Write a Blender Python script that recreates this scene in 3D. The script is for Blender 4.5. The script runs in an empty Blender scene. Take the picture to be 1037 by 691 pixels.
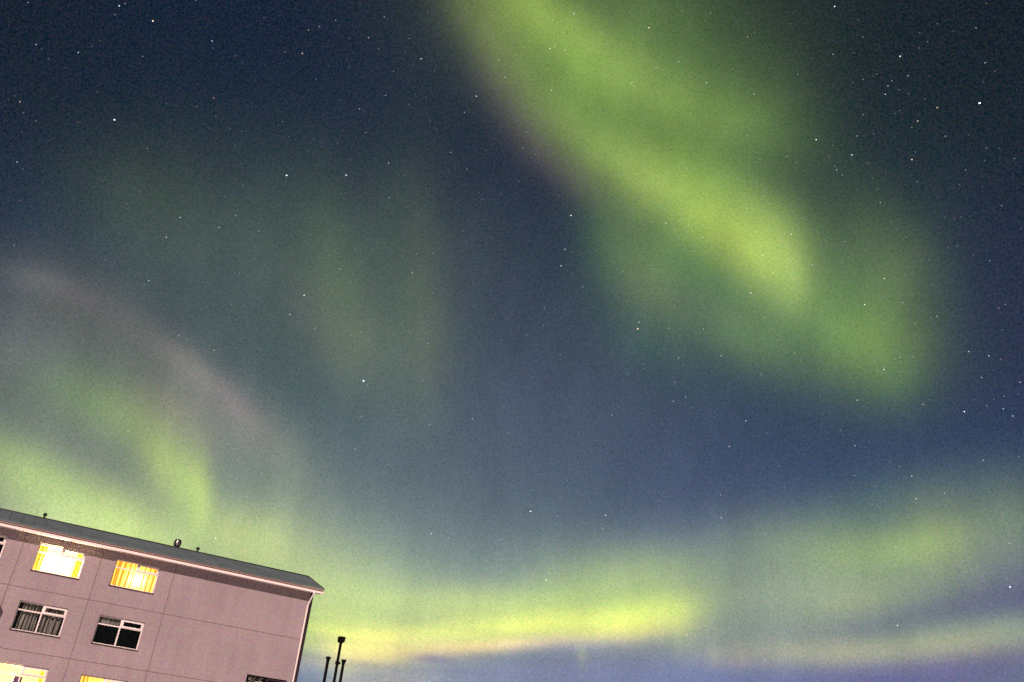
import bpy, bmesh, math, random
from mathutils import Matrix, Vector, Euler, noise

sc = bpy.context.scene
COL = sc.collection
R_ = math.radians

# ------------------------------------------------------------------ camera
PITCH, ROLL = 0.510899, 0.0993694
EYE = Vector((0, 0, 1.65))
F = Vector((0, math.cos(PITCH), math.sin(PITCH)))
R0 = Vector((1, 0, 0)); U0 = Vector((0, -math.sin(PITCH), math.cos(PITCH)))
RT = math.cos(ROLL) * R0 + math.sin(ROLL) * U0
UP = -math.sin(ROLL) * R0 + math.cos(ROLL) * U0
cam_data = bpy.data.cameras.new('camera')
cam = bpy.data.objects.new('camera', cam_data); COL.objects.link(cam)
cam.matrix_world = Matrix(((RT.x, UP.x, -F.x, EYE.x), (RT.y, UP.y, -F.y, EYE.y), (RT.z, UP.z, -F.z, EYE.z), (0, 0, 0, 1)))
cam_data.sensor_width = 36
cam_data.lens = 36 * 896.02 / 1037
cam_data.clip_start = 0.1; cam_data.clip_end = 90000
sc.camera = cam

# ------------------------------------------------------------------ exposure
sc.view_settings.view_transform = 'Standard'
sc.view_settings.look = 'None'
sc.view_settings.exposure = 0
sc.view_settings.gamma = 1
sc.view_settings.use_curve_mapping = False
sc.cycles.use_denoising = False
sc.cycles.max_bounces = 6
sc.cycles.sample_clamp_indirect = 1.6
sc.cycles.caustics_reflective = False
sc.cycles.caustics_refractive = False
sc.cycles.blur_glossy = 1.0

# ------------------------------------------------------------------ moon
MOON_EL, MOON_AZ = 29.9, 184.6          # azimuth clockwise from +Y: behind the camera
moon = bpy.data.lights.new('moon', 'SUN')
moon.energy = 4.6; moon.angle = R_(0.5); moon.color = (1.0, 0.70, 0.62)
mo = bpy.data.objects.new('moon', moon); COL.objects.link(mo)
to = Vector((math.sin(R_(MOON_AZ)) * math.cos(R_(MOON_EL)), math.cos(R_(MOON_AZ)) * math.cos(R_(MOON_EL)), math.sin(R_(MOON_EL))))
mo.rotation_euler = to.to_track_quat('Z', 'Y').to_euler()

# ------------------------------------------------------------------ night sky with aurora
# every row is one soft patch of aurora glow on the celestial sphere, in degrees:
# azimuth, elevation, tilt, half-length, half-width, then its light (r, g, b)
AURORA = [
    (-5.4,48.3,-47,4.0,1.7,0.072,0.071,0.021), (-1.2,45.2,-47,3.6,1.8,0.019,0.016,0.012), (2.0,43.6,-40,3.7,1.8,0.048,0.047,0.013),
    (5.6,41.9,-39,3.7,1.8,0.060,0.105,0.013), (9.4,40.1,-38,3.7,1.8,0.156,0.186,0.032), (12.9,38.3,-38,3.7,1.8,0.103,0.179,0.022),
    (16.3,36.5,-42,3.7,1.9,0.202,0.229,0.014), (19.5,34.9,-65,3.3,2.2,0.207,0.303,0.049), (19.6,32.6,-65,2.4,2.0,0.048,0.052,0.012),
    (20.5,34.8,-80,2.6,0.8,0.060,0.065,0.018), (23.1,30.5,-43,3.5,2.6,0.006,0.042,0.003), (24.9,29.1,-38,3.4,2.8,0.128,0.186,0.013),
    (9.9,33.0,-60,2.5,2.2,0.003,0.008,0.000), (26.5,26.9,-49,2.0,1.7,0.008,0.025,0.000), (-2.2,50.6,-41,3.4,1.8,0.138,0.200,0.021),
    (2.8,48.6,-37,3.9,1.7,0.114,0.168,0.023), (8.3,46.1,-37,3.9,1.9,0.084,0.122,0.022), (13.4,44.2,-33,3.9,2.0,0.084,0.133,0.016),
    (18.6,42.7,-32,3.6,2.1,0.058,0.099,0.015), (6.7,43.7,-33,3.1,1.5,0.000,0.000,0.004), (12.6,41.3,-37,3.7,1.8,0.047,0.091,0.003),
    (16.4,39.3,-35,3.6,1.8,0.092,0.151,0.025), (20.8,44.8,-48,3.5,2.7,0.019,0.029,0.007), (24.3,36.7,-68,3.6,2.5,0.013,0.021,0.001),
    (27.1,33.3,-79,3.5,2.7,0.056,0.082,0.012), (6.7,36.7,-83,3.8,1.8,0.013,0.042,0.003), (9.5,34.5,-69,3.8,2.2,0.067,0.086,0.016),
    (11.7,32.0,-31,3.7,1.9,0.015,0.014,0.006), (16.1,31.9,-33,3.7,2.1,0.011,0.044,0.005), (12.5,35.1,-41,3.7,2.1,0.033,0.077,0.006),
    (17.3,29.7,-34,3.6,1.8,0.053,0.082,0.008), (-3.3,44.7,-46,3.0,1.3,0.016,0.006,0.015), (0.6,41.7,-44,3.1,1.4,0.025,0.011,0.016),
    (4.5,39.7,-42,3.1,1.2,0.042,0.033,0.020), (14.4,47.3,-48,5.4,3.3,0.038,0.073,0.011), (12.3,11.9,-90,1.4,0.8,0.081,0.096,0.000),
    (3.3,12.9,9,4.9,1.1,0.132,0.193,0.000), (-2.0,12.4,6,4.9,1.1,0.194,0.209,0.005), (-23.6,15.0,-18,2.2,1.6,0.103,0.131,0.000),
    (24.3,31.9,-54,3.5,2.9,0.005,0.014,0.002), (9.3,11.7,9,3.0,0.8,0.323,0.246,0.017), (3.6,45.4,-40,4.9,2.7,0.093,0.178,0.013),
    (6.9,10.7,9,3.6,0.4,0.000,0.000,0.090), (-4.5,48.4,-50,5.2,1.8,0.022,0.045,0.000), (-9.9,8.3,27,2.2,0.8,0.000,0.000,0.063),
    (25.6,14.4,14,4.8,1.2,0.064,0.102,0.021), (-8.4,8.3,-69,1.7,0.8,0.156,0.150,0.015), (10.3,29.5,-20,3.1,1.9,0.001,0.016,0.000),
    (24.0,19.2,13,5.0,1.7,0.040,0.064,0.005), (-2.8,9.5,11,1.8,0.5,0.000,0.000,0.021), (8.2,49.5,-43,3.5,2.8,0.047,0.084,0.011),
    (-7.1,9.4,7,2.4,0.9,0.399,0.265,0.002), (-4.1,10.0,6,3.0,0.8,0.099,0.000,0.030), (-5.3,7.6,6,2.9,0.8,0.144,0.086,0.007),
    (18.8,13.5,7,3.4,1.4,0.008,0.012,0.000), (22.9,14.1,10,3.3,1.1,0.091,0.098,0.002), (-31.9,26.2,5,1.9,0.7,0.025,0.028,0.024),
    (-29.2,26.2,-7,2.2,0.7,0.022,0.008,0.016), (-22.2,24.2,-24,2.8,0.9,0.070,0.052,0.036), (-19.9,23.2,-29,2.5,0.9,0.035,0.027,0.019),
    (-17.5,22.0,-35,2.5,0.9,0.039,0.013,0.016), (-19.0,17.0,-73,2.2,0.7,0.146,0.163,0.000), (-17.2,15.2,-66,2.4,1.7,0.000,0.000,0.005),
    (-27.4,32.4,-0,4.8,3.5,0.016,0.022,0.000), (-22.0,32.8,8,6.3,3.6,0.000,0.004,0.000), (-13.0,30.4,-68,5.9,1.5,0.017,0.031,0.001),
    (-16.9,32.8,-66,4.9,3.0,0.004,0.009,0.000), (-7.2,32.0,-81,7.6,1.3,0.018,0.024,0.006), (-10.6,36.3,-79,4.3,1.6,0.005,0.010,0.000),
    (-8.6,28.6,-70,5.1,3.1,0.008,0.020,0.000), (-6.1,27.0,-76,5.1,2.5,0.023,0.018,0.000), (-11.9,27.4,-49,4.4,2.8,0.042,0.034,0.013),
    (-32.8,25.6,5,3.4,1.8,0.016,0.009,0.013), (-30.0,25.9,-7,3.9,1.9,0.030,0.027,0.007), (-26.6,25.2,-14,4.1,2.1,0.013,0.000,0.004),
    (-19.9,22.9,-29,4.4,2.0,0.000,0.000,0.017), (-16.8,21.1,-38,4.3,2.0,0.058,0.036,0.036), (-14.5,19.4,-48,3.7,2.0,0.025,0.031,0.000),
    (-31.5,22.4,3,3.0,1.9,0.043,0.030,0.038), (-28.2,21.1,-10,3.2,1.7,0.001,0.018,0.000), (-25.6,20.3,-18,3.3,1.6,0.058,0.082,0.000),
    (-23.1,19.1,-29,3.2,1.5,0.010,0.030,0.000), (-20.8,17.5,-47,3.0,1.4,0.193,0.233,0.000), (-19.3,16.3,-66,2.7,1.1,0.000,0.045,0.000),
    (-30.9,17.9,-5,3.0,1.4,0.000,0.014,0.007), (-29.1,15.9,-12,3.1,1.6,0.167,0.221,0.035), (-26.6,15.0,-18,3.2,1.6,0.066,0.138,0.000),
    (-23.8,14.8,-16,3.3,1.7,0.042,0.037,0.006), (-21.1,13.4,-19,2.8,1.6,0.228,0.301,0.029), (-25.8,12.7,-4,4.1,2.1,0.378,0.464,0.126),
    (-15.8,14.6,-0,3.5,2.0,0.222,0.262,0.000), (-13.6,14.4,-11,3.6,2.3,0.025,0.014,0.021), (-21.5,21.0,-32,3.5,2.3,0.109,0.076,0.041),
    (-10.7,12.1,3,5.3,2.9,0.243,0.282,0.020), (-9.6,9.9,5,3.5,1.1,0.239,0.263,0.000), (-6.6,9.7,7,3.6,0.9,0.053,0.052,0.012),
    (-3.6,10.4,8,4.2,0.9,0.286,0.344,0.000), (0.1,11.0,9,4.2,0.9,0.209,0.219,0.000), (3.7,11.6,9,4.3,0.9,0.422,0.424,0.000),
    (7.4,12.2,10,3.6,1.0,0.135,0.178,0.000), (10.2,12.8,11,3.0,1.0,0.331,0.389,0.000), (12.3,12.9,3,1.3,1.1,0.062,0.065,0.000),
    (-5.8,12.4,7,5.4,1.8,0.108,0.145,0.021), (0.4,13.4,8,5.5,1.8,0.000,0.000,0.028), (6.7,14.2,8,5.5,1.8,0.155,0.213,0.000),
    (11.7,14.7,3,4.2,2.1,0.102,0.134,0.000), (-8.7,14.8,-12,5.5,2.9,0.033,0.052,0.037), (-1.0,15.0,6,7.4,2.4,0.008,0.021,0.026),
    (6.6,15.7,4,7.4,2.4,0.067,0.082,0.042), (-8.2,8.5,7,2.9,0.6,0.145,0.082,0.000), (-5.2,8.9,8,3.6,0.5,0.209,0.148,0.000),
    (-1.1,9.9,9,3.6,0.4,0.287,0.135,0.007), (3.2,10.6,9,3.6,0.4,0.283,0.155,0.134), (18.9,14.4,7,4.5,1.2,0.091,0.116,0.042),
    (23.0,15.2,12,3.3,1.1,0.000,0.000,0.010), (26.5,16.8,13,3.2,1.2,0.075,0.121,0.005), (27.9,17.2,-89,2.6,2.1,0.134,0.155,0.006),
    (23.7,16.6,9,3.8,1.7,0.146,0.204,0.000), (30.6,16.4,-3,2.4,2.1,0.024,0.022,0.014), (31.9,17.9,-4,2.4,2.7,0.111,0.152,0.004),
    (13.0,16.6,2,4.8,2.4,0.000,0.000,0.028), (18.5,16.7,0,4.6,2.3,0.110,0.143,0.023), (15.2,10.6,-2,2.0,0.7,0.089,0.048,0.000),
    (18.1,10.8,-1,2.8,0.8,0.075,0.066,0.001), (21.4,11.0,1,3.2,0.8,0.166,0.146,0.019), (24.7,11.3,5,3.1,0.8,0.090,0.102,0.000),
    (28.1,11.7,6,3.0,0.9,0.163,0.125,0.029), (31.1,12.1,5,2.9,1.0,0.074,0.123,0.017), (6.2,10.2,-87,0.7,0.3,0.098,0.104,0.007),
    (14.2,10.6,-91,0.7,0.4,0.040,0.036,0.000), (15.9,10.6,-92,0.7,0.3,0.043,0.027,0.000), (12.9,10.7,-91,0.7,0.3,0.018,0.013,0.000),
    (27.4,12.2,8,4.6,1.1,0.038,0.116,0.018), (17.6,12.1,7,6.8,1.7,0.099,0.128,0.043), (26.0,13.6,12,3.2,0.6,0.003,0.008,0.011),
    (-29.2,44.6,27,8.1,5.8,0.000,0.002,0.009), (-15.5,48.4,17,8.8,6.1,0.000,0.000,0.006), (0.7,50.5,5,8.9,6.1,0.036,0.047,0.024),
    (17.2,50.2,-8,8.5,6.0,0.009,0.015,0.003), (-36.2,33.2,28,7.2,5.9,0.000,0.000,0.003), (-25.8,37.3,22,8.4,6.3,0.001,0.003,0.003),
    (-12.9,40.6,14,9.1,6.6,0.000,0.002,0.010), (1.8,42.4,4,9.3,6.7,0.000,0.000,0.005), (16.6,42.2,-6,8.8,6.5,0.001,0.000,0.008),
    (29.8,40.5,-14,7.8,6.1,0.002,0.005,0.000), (-33.0,26.1,22,7.3,6.1,0.000,0.005,0.021), (-22.9,29.4,18,8.5,6.6,0.030,0.039,0.039),
    (-10.8,32.1,12,9.3,6.9,0.041,0.053,0.034), (2.7,33.7,4,9.5,7.0,0.000,0.000,0.019), (16.1,33.8,-3,9.0,6.8,0.036,0.065,0.025),
    (28.3,32.6,-10,8.0,6.4,0.000,0.000,0.017), (37.4,30.9,-15,6.9,5.9,0.006,0.005,0.012), (-30.1,18.7,17,7.3,6.1,0.101,0.119,0.070),
    (-20.4,21.3,14,8.5,6.6,0.011,0.026,0.012), (-9.0,23.4,9,9.3,6.9,0.011,0.028,0.041), (3.4,24.8,4,9.5,7.0,0.033,0.035,0.052),
    (15.8,25.1,-1,9.0,6.8,0.003,0.008,0.027), (27.0,24.5,-6,8.0,6.4,0.011,0.016,0.013), (35.6,23.5,-9,6.9,5.9,0.003,0.002,0.015),
    (-27.9,12.5,13,7.2,5.9,0.034,0.000,0.052), (-18.5,14.4,11,8.4,6.3,0.142,0.174,0.122), (-7.6,16.1,8,9.2,6.6,0.067,0.071,0.071),
    (4.0,17.3,4,9.4,6.7,0.017,0.034,0.041), (15.5,17.8,1,8.9,6.5,0.023,0.027,0.062), (26.1,17.7,-2,7.9,6.2,0.001,0.013,0.054),
    (34.2,17.2,-5,6.8,5.7,0.000,0.003,0.060), (-25.5,5.6,9,7.1,5.5,0.123,0.126,0.049), (-16.5,6.8,8,8.1,5.9,0.028,0.034,0.022),
    (-6.3,8.1,6,8.8,6.1,0.135,0.172,0.097), (4.5,9.1,5,9.0,6.2,0.117,0.106,0.103), (15.2,9.8,3,8.5,6.0,0.074,0.088,0.084),
    (25.1,10.1,1,7.6,5.7,0.045,0.002,0.068), (32.8,10.2,-0,6.7,5.3,0.079,0.047,0.092), (-10.8,7.0,7,7.4,1.6,0.000,0.000,0.150),
    (1.0,8.2,5,7.8,1.7,0.000,0.000,0.130), (12.9,9.1,3,7.5,1.6,0.000,0.000,0.139), (24.0,9.6,2,6.7,1.6,0.011,0.026,0.085),
    (32.7,9.7,0,5.8,1.4,0.000,0.049,0.024), (-3.3,9.1,4,1.4,0.3,-0.200,-0.200,-0.005), (14.8,32.1,-28,2.6,1.1,0.012,-0.013,0.006),
]
SKY_S = 0.0125
world = bpy.data.worlds.new('World'); sc.world = world; world.use_nodes = True
nt = world.node_tree; N = nt.nodes; LK = nt.links
N.clear()


def node(kind, **kw):
    n = N.new(kind)
    for k, v in kw.items():
        setattr(n, k, v)
    return n


def plug(n, i, v):
    if hasattr(v, 'is_linked') or isinstance(v, bpy.types.NodeSocket):
        LK.new(v, n.inputs[i])
    else:
        n.inputs[i].default_value = v


def vmath(op, a, b=None, c=None):
    n = node('ShaderNodeVectorMath', operation=op)
    plug(n, 0, a)
    if b is not None: plug(n, 1, b)
    if c is not None: plug(n, 2, c)
    return n


def smath(op, a, b=None):
    n = node('ShaderNodeMath', operation=op)
    plug(n, 0, a)
    if b is not None: plug(n, 1, b)
    return n


sky = node('ShaderNodeTexSky', sky_type='NISHITA', sun_disc=False)
sky.sun_elevation = R_(MOON_EL); sky.sun_rotation = R_(MOON_AZ); sky.altitude = 300
tc = node('ShaderNodeTexCoord')
DIR = tc.outputs['Generated']
wn = node('ShaderNodeTexNoise'); wn.inputs['Scale'].default_value = 7.0; wn.inputs['Detail'].default_value = 2.0
LK.new(DIR, wn.inputs['Vector'])
w0 = vmath('SUBTRACT', wn.outputs['Color'], (0.5, 0.5, 0.5))
w1 = vmath('MULTIPLY_ADD', w0.outputs[0], (0.011, 0.011, 0.011), DIR)
WD = w1.outputs[0]
acc = None
for li, (az, el, tilt, sa, sb, cr, cg, cb) in enumerate(AURORA):
    if li % 8 == 7:                              # keeps the shader evaluating the patches in short runs
        WD = vmath('MULTIPLY_ADD', acc.outputs[0], (1e-6, 1e-6, 1e-6), w1.outputs[0]).outputs[0]
    az, el, tilt = R_(az), R_(el), R_(tilt)
    c = Vector((math.sin(az) * math.cos(el), math.cos(az) * math.cos(el), math.sin(el)))
    ea = Vector((math.cos(az), -math.sin(az), 0)); up = ea.cross(c)
    e1 = math.cos(tilt) * ea + math.sin(tilt) * up
    e2 = c.cross(e1)
    m = Matrix((e1, e2, c)).transposed()
    mp = node('ShaderNodeMapping', vector_type='TEXTURE')
    LK.new(WD, mp.inputs['Vector'])
    mp.inputs['Location'].default_value = c
    mp.inputs['Rotation'].default_value = m.to_euler('XYZ')
    mp.inputs['Scale'].default_value = (R_(sa), R_(sb), 1.2)
    dt = vmath('DOT_PRODUCT', mp.outputs[0], mp.outputs[0])
    g = smath('POWER', math.exp(-1), dt.outputs['Value'])
    gl = vmath('SCALE', (cr, cg, cb)); plug(gl, 'Scale', g.outputs[0])
    acc = vmath('ADD', acc.outputs[0], gl.outputs[0]) if acc else gl
# camera grain put into the sky colour, fine and uneven over the whole sky
gr = node('ShaderNodeTexNoise'); gr.inputs['Scale'].default_value = 520.0; gr.inputs['Detail'].default_value = 1.0
LK.new(DIR, gr.inputs['Vector'])
gc = vmath('SUBTRACT', gr.outputs['Color'], (0.5, 0.5, 0.5))
gm = smath('SUBTRACT', gr.outputs['Fac'], 0.5)
gv = node('ShaderNodeCombineXYZ')
for i in range(3): LK.new(gm.outputs[0], gv.inputs[i])
gs = vmath('SCALE', gc.outputs[0]); gs.inputs['Scale'].default_value = 0.55
g0 = vmath('MULTIPLY_ADD', gv.outputs[0], (0.5, 0.5, 0.5), gs.outputs[0])
g1 = vmath('MULTIPLY_ADD', g0.outputs[0], (0.75, 0.62, 0.8), (1, 1, 1))
g2 = vmath('MULTIPLY', g0.outputs[0], (0.045, 0.043, 0.065))
# faint vertical rays in the aurora, and thin ragged cloud lying along the horizon
rm = node('ShaderNodeMapping'); rm.inputs['Scale'].default_value = (26, 26, 2.2); LK.new(DIR, rm.inputs['Vector'])
rn = node('ShaderNodeTexNoise'); rn.inputs['Scale'].default_value = 1.0; rn.inputs['Detail'].default_value = 2.5; LK.new(rm.outputs[0], rn.inputs['Vector'])
rf = node('ShaderNodeMapRange'); LK.new(rn.outputs['Fac'], rf.inputs['Value'])
for i, v in zip((1, 2, 3, 4), (0.25, 0.75, 0.89, 1.11)): rf.inputs[i].default_value = v
cm = node('ShaderNodeMapping'); cm.inputs['Scale'].default_value = (5, 5, 70); LK.new(DIR, cm.inputs['Vector'])
cn = node('ShaderNodeTexNoise'); cn.inputs['Scale'].default_value = 1.0; cn.inputs['Detail'].default_value = 4.0; LK.new(cm.outputs[0], cn.inputs['Vector'])
cf = node('ShaderNodeMapRange', interpolation_type='SMOOTHSTEP'); LK.new(cn.outputs['Fac'], cf.inputs['Value'])
for i, v in zip((1, 2, 3, 4), (0.46, 0.66, 0.0, 0.30)): cf.inputs[i].default_value = v
sx = node('ShaderNodeSeparateXYZ'); LK.new(DIR, sx.inputs[0])
ch = node('ShaderNodeMapRange', interpolation_type='SMOOTHSTEP'); LK.new(sx.outputs['Z'], ch.inputs['Value'])
for i, v in zip((1, 2, 3, 4), (0.10, 0.24, 1.0, 0.0)): ch.inputs[i].default_value = v
cw = smath('MULTIPLY', cf.outputs[0], ch.outputs[0])
ci = smath('SUBTRACT', 1.0, cw.outputs[0])
ray = vmath('SCALE', acc.outputs[0]); LK.new(rf.outputs[0], ray.inputs['Scale'])
sk0 = vmath('MULTIPLY_ADD', sky.outputs[0], (SKY_S, SKY_S, SKY_S), ray.outputs[0])
sk1 = vmath('SCALE', sk0.outputs[0]); LK.new(ci.outputs[0], sk1.inputs['Scale'])
cc = vmath('SCALE', (0.20, 0.21, 0.30)); LK.new(cw.outputs[0], cc.inputs['Scale'])
skyb = vmath('ADD', sk1.outputs[0], cc.outputs[0])
tm = vmath('MULTIPLY_ADD', skyb.outputs[0], g1.outputs[0], g2.outputs[0])
tot = vmath('MAXIMUM', tm.outputs[0], (0.003, 0.004, 0.006))
bg = node('ShaderNodeBackground'); bg.inputs['Strength'].default_value = 1.0
LK.new(tot.outputs[0], bg.inputs['Color'])
wo = node('ShaderNodeOutputWorld'); LK.new(bg.outputs[0], wo.inputs['Surface'])
world.cycles.sampling_method = 'MANUAL'; world.cycles.sample_map_resolution = 256


# ------------------------------------------------------------------ helpers
def tag(o, label=None, cat=None, group=None, kind=None):
    if label: o['label'] = label
    if cat: o['category'] = cat
    if group: o['group'] = group
    if kind: o['kind'] = kind
    return o


def empty(name, parent=None, loc=(0, 0, 0)):
    o = bpy.data.objects.new(name, None); COL.objects.link(o); o.location = loc
    o.empty_display_size = 0.3
    if parent: o.parent = parent
    return o


def build(name, bm, mat, parent=None, smooth=False):
    me = bpy.data.meshes.new(name)
    bmesh.ops.recalc_face_normals(bm, faces=bm.faces[:])
    bm.to_mesh(me); bm.free()
    for m in (mat if isinstance(mat, (list, tuple)) else [mat]): me.materials.append(m)
    if smooth:
        for p in me.polygons: p.use_smooth = True
    o = bpy.data.objects.new(name, me); COL.objects.link(o)
    if parent: o.parent = parent
    return o


def box(bm, x0, x1, y0, y1, z0, z1, mi=0):
    vs = [bm.verts.new(p) for p in ((x0, y0, z0), (x1, y0, z0), (x1, y1, z0), (x0, y1, z0), (x0, y0, z1), (x1, y0, z1), (x1, y1, z1), (x0, y1, z1))]
    for f in ((0, 3, 2, 1), (4, 5, 6, 7), (0, 1, 5, 4), (1, 2, 6, 5), (2, 3, 7, 6), (3, 0, 4, 7)):
        fc = bm.faces.new([vs[i] for i in f]); fc.material_index = mi


def quad(bm, pts, mi=0):
    f = bm.faces.new([bm.verts.new(p) for p in pts]); f.material_index = mi
    return f


def prism(bm, prof, x0, x1):
    """closed profile of (y, z) swept along x"""
    a = [bm.verts.new((x0, y, z)) for y, z in prof]; b = [bm.verts.new((x1, y, z)) for y, z in prof]
    n = len(prof)
    bm.faces.new(a); bm.faces.new(b[::-1])
    for i in range(n): bm.faces.new((a[i], a[(i + 1) % n], b[(i + 1) % n], b[i]))


def tube(bm, pts, radii, seg=12, caps=True):
    rings = []
    pts = [Vector(p) for p in pts]
    for i, p in enumerate(pts):
        d = (pts[min(i + 1, len(pts) - 1)] - pts[max(i - 1, 0)])
        if d.length < 1e-9: d = Vector((0, 0, 1))
        d.normalize()
        a = Vector((1, 0, 0)) if abs(d.x) < .9 else Vector((0, 0, 1))
        a = (a - a.dot(d) * d).normalized(); b = d.cross(a)
        r = radii[i] if isinstance(radii, (list, tuple)) else radii
        rings.append([bm.verts.new(p + r * (math.cos(2 * math.pi * k / seg) * a + math.sin(2 * math.pi * k / seg) * b)) for k in range(seg)])
    for i in range(len(rings) - 1):
        for k in range(seg):
            bm.faces.new((rings[i][k], rings[i][(k + 1) % seg], rings[i + 1][(k + 1) % seg], rings[i + 1][k]))
    if caps:
        bm.faces.new(rings[0][::-1]); bm.faces.new(rings[-1])


def lathe(bm, prof, seg=20, c=(0, 0, 0)):
    """prof of (radius, z) about the z axis"""
    tube_rings = []
    for r, z in prof:
        tube_rings.append([bm.verts.new((c[0] + r * math.cos(2 * math.pi * k / seg), c[1] + r * math.sin(2 * math.pi * k / seg), c[2] + z)) for k in range(seg)])
    for i in range(len(prof) - 1):
        for k in range(seg):
            bm.faces.new((tube_rings[i][k], tube_rings[i][(k + 1) % seg], tube_rings[i + 1][(k + 1) % seg], tube_rings[i + 1][k]))
    bm.faces.new(tube_rings[0][::-1]); bm.faces.new(tube_rings[-1])


def material(name, base, rough=0.6, metal=0.0, var=0.0, scale=6.0, bump=0.0, bscale=60.0, spec=0.3, stretch=None, detail=5.0):
    m = bpy.data.materials.new(name); m.use_nodes = True
    t = m.node_tree; b = t.nodes['Principled BSDF']
    b.inputs['Base Color'].default_value = (*base, 1); b.inputs['Roughness'].default_value = rough
    b.inputs['Metallic'].default_value = metal; b.inputs['Specular IOR Level'].default_value = spec
    co = t.nodes.new('ShaderNodeTexCoord'); vec = co.outputs['Object']
    if stretch:
        mp = t.nodes.new('ShaderNodeMapping'); mp.inputs['Scale'].default_value = stretch
        t.links.new(vec, mp.inputs[0]); vec = mp.outputs[0]
    if var:
        nz = t.nodes.new('ShaderNodeTexNoise'); nz.inputs['Scale'].default_value = scale; nz.inputs['Detail'].default_value = detail
        t.links.new(vec, nz.inputs['Vector'])
        rp = t.nodes.new('ShaderNodeValToRGB')
        rp.color_ramp.elements[0].position = .3; rp.color_ramp.elements[1].position = .7
        rp.color_ramp.elements[0].color = (*[c * (1 - var) for c in base], 1)
        rp.color_ramp.elements[1].color = (*[min(1, c * (1 + var)) for c in base], 1)
        t.links.new(nz.outputs[0], rp.inputs[0]); t.links.new(rp.outputs[0], b.inputs['Base Color'])
    if bump:
        n2 = t.nodes.new('ShaderNodeTexNoise'); n2.inputs['Scale'].default_value = bscale
        t.links.new(vec, n2.inputs['Vector'])
        bp = t.nodes.new('ShaderNodeBump'); bp.inputs['Strength'].default_value = bump; bp.inputs['Distance'].default_value = .02
        t.links.new(n2.outputs[0], bp.inputs['Height']); t.links.new(bp.outputs[0], b.inputs['Normal'])
    return m


def wall_material(name, base):
    """pebbledash render: broad uneven weathering, faint streaks and a coarse speckle"""
    m = bpy.data.materials.new(name); m.use_nodes = True
    t = m.node_tree; b = t.nodes['Principled BSDF']; b.inputs['Roughness'].default_value = .9; b.inputs['Specular IOR Level'].default_value = .15
    co = t.nodes.new('ShaderNodeTexCoord')

    def noise_(scale, detail, stretch=(1, 1, 1)):
        mp = t.nodes.new('ShaderNodeMapping'); mp.inputs['Scale'].default_value = stretch
        t.links.new(co.outputs['Object'], mp.inputs[0])
        n = t.nodes.new('ShaderNodeTexNoise'); n.inputs['Scale'].default_value = scale; n.inputs['Detail'].default_value = detail
        t.links.new(mp.outputs[0], n.inputs['Vector']); return n

    def mad(x, k):
        s = t.nodes.new('ShaderNodeVectorMath'); s.operation = 'SUBTRACT'; t.links.new(x, s.inputs[0]); s.inputs[1].default_value = (.5, .5, .5)
        a = t.nodes.new('ShaderNodeVectorMath'); a.operation = 'MULTIPLY_ADD'; t.links.new(s.outputs[0], a.inputs[0])
        a.inputs[1].default_value = k; a.inputs[2].default_value = (1, 1, 1); return a.outputs[0]
    big = mad(noise_(.35, 4).outputs[0], (.5, .45, .45))
    st = mad(noise_(2.2, 3, (1, 1, .12)).outputs[0], (.3, .3, .3))
    sp = mad(noise_(9.0, 3).outputs['Color'], (.8, .8, .9))
    v = t.nodes.new('ShaderNodeVectorMath'); v.operation = 'MULTIPLY'; t.links.new(big, v.inputs[0]); t.links.new(sp, v.inputs[1])
    v2 = t.nodes.new('ShaderNodeVectorMath'); v2.operation = 'MULTIPLY'; t.links.new(v.outputs[0], v2.inputs[0]); t.links.new(st, v2.inputs[1])
    v3 = t.nodes.new('ShaderNodeVectorMath'); v3.operation = 'MULTIPLY'; t.links.new(v2.outputs[0], v3.inputs[0]); v3.inputs[1].default_value = base
    t.links.new(v3.outputs[0], b.inputs['Base Color'])
    n2 = noise_(14, 3)
    bp = t.nodes.new('ShaderNodeBump'); bp.inputs['Strength'].default_value = .35; bp.inputs['Distance'].default_value = .02
    t.links.new(n2.outputs[0], bp.inputs['Height']); t.links.new(bp.outputs[0], b.inputs['Normal'])
    return m


def glass_material():
    m = bpy.data.materials.new('window_glass'); m.use_nodes = True
    t = m.node_tree; t.nodes.clear()
    tr = t.nodes.new('ShaderNodeBsdfTransparent'); tr.inputs[0].default_value = (.9, .93, .92, 1)
    gl = t.nodes.new('ShaderNodeBsdfGlossy'); gl.inputs['Roughness'].default_value = .02; gl.inputs['Color'].default_value = (.9, .9, .9, 1)
    lw = t.nodes.new('ShaderNodeLayerWeight'); lw.inputs[0].default_value = .5
    pw = t.nodes.new('ShaderNodeMath'); pw.operation = 'POWER'; pw.inputs[1].default_value = 4; t.links.new(lw.outputs['Facing'], pw.inputs[0])
    fr = t.nodes.new('ShaderNodeMath'); fr.operation = 'MULTIPLY_ADD'; fr.inputs[1].default_value = .85; fr.inputs[2].default_value = .045; t.links.new(pw.outputs[0], fr.inputs[0])
    mx = t.nodes.new('ShaderNodeMixShader'); o = t.nodes.new('ShaderNodeOutputMaterial')
    t.links.new(fr.outputs[0], mx.inputs[0]); t.links.new(tr.outputs[0], mx.inputs[1]); t.links.new(gl.outputs[0], mx.inputs[2])
    t.links.new(mx.outputs[0], o.inputs[0]); return m


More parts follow.
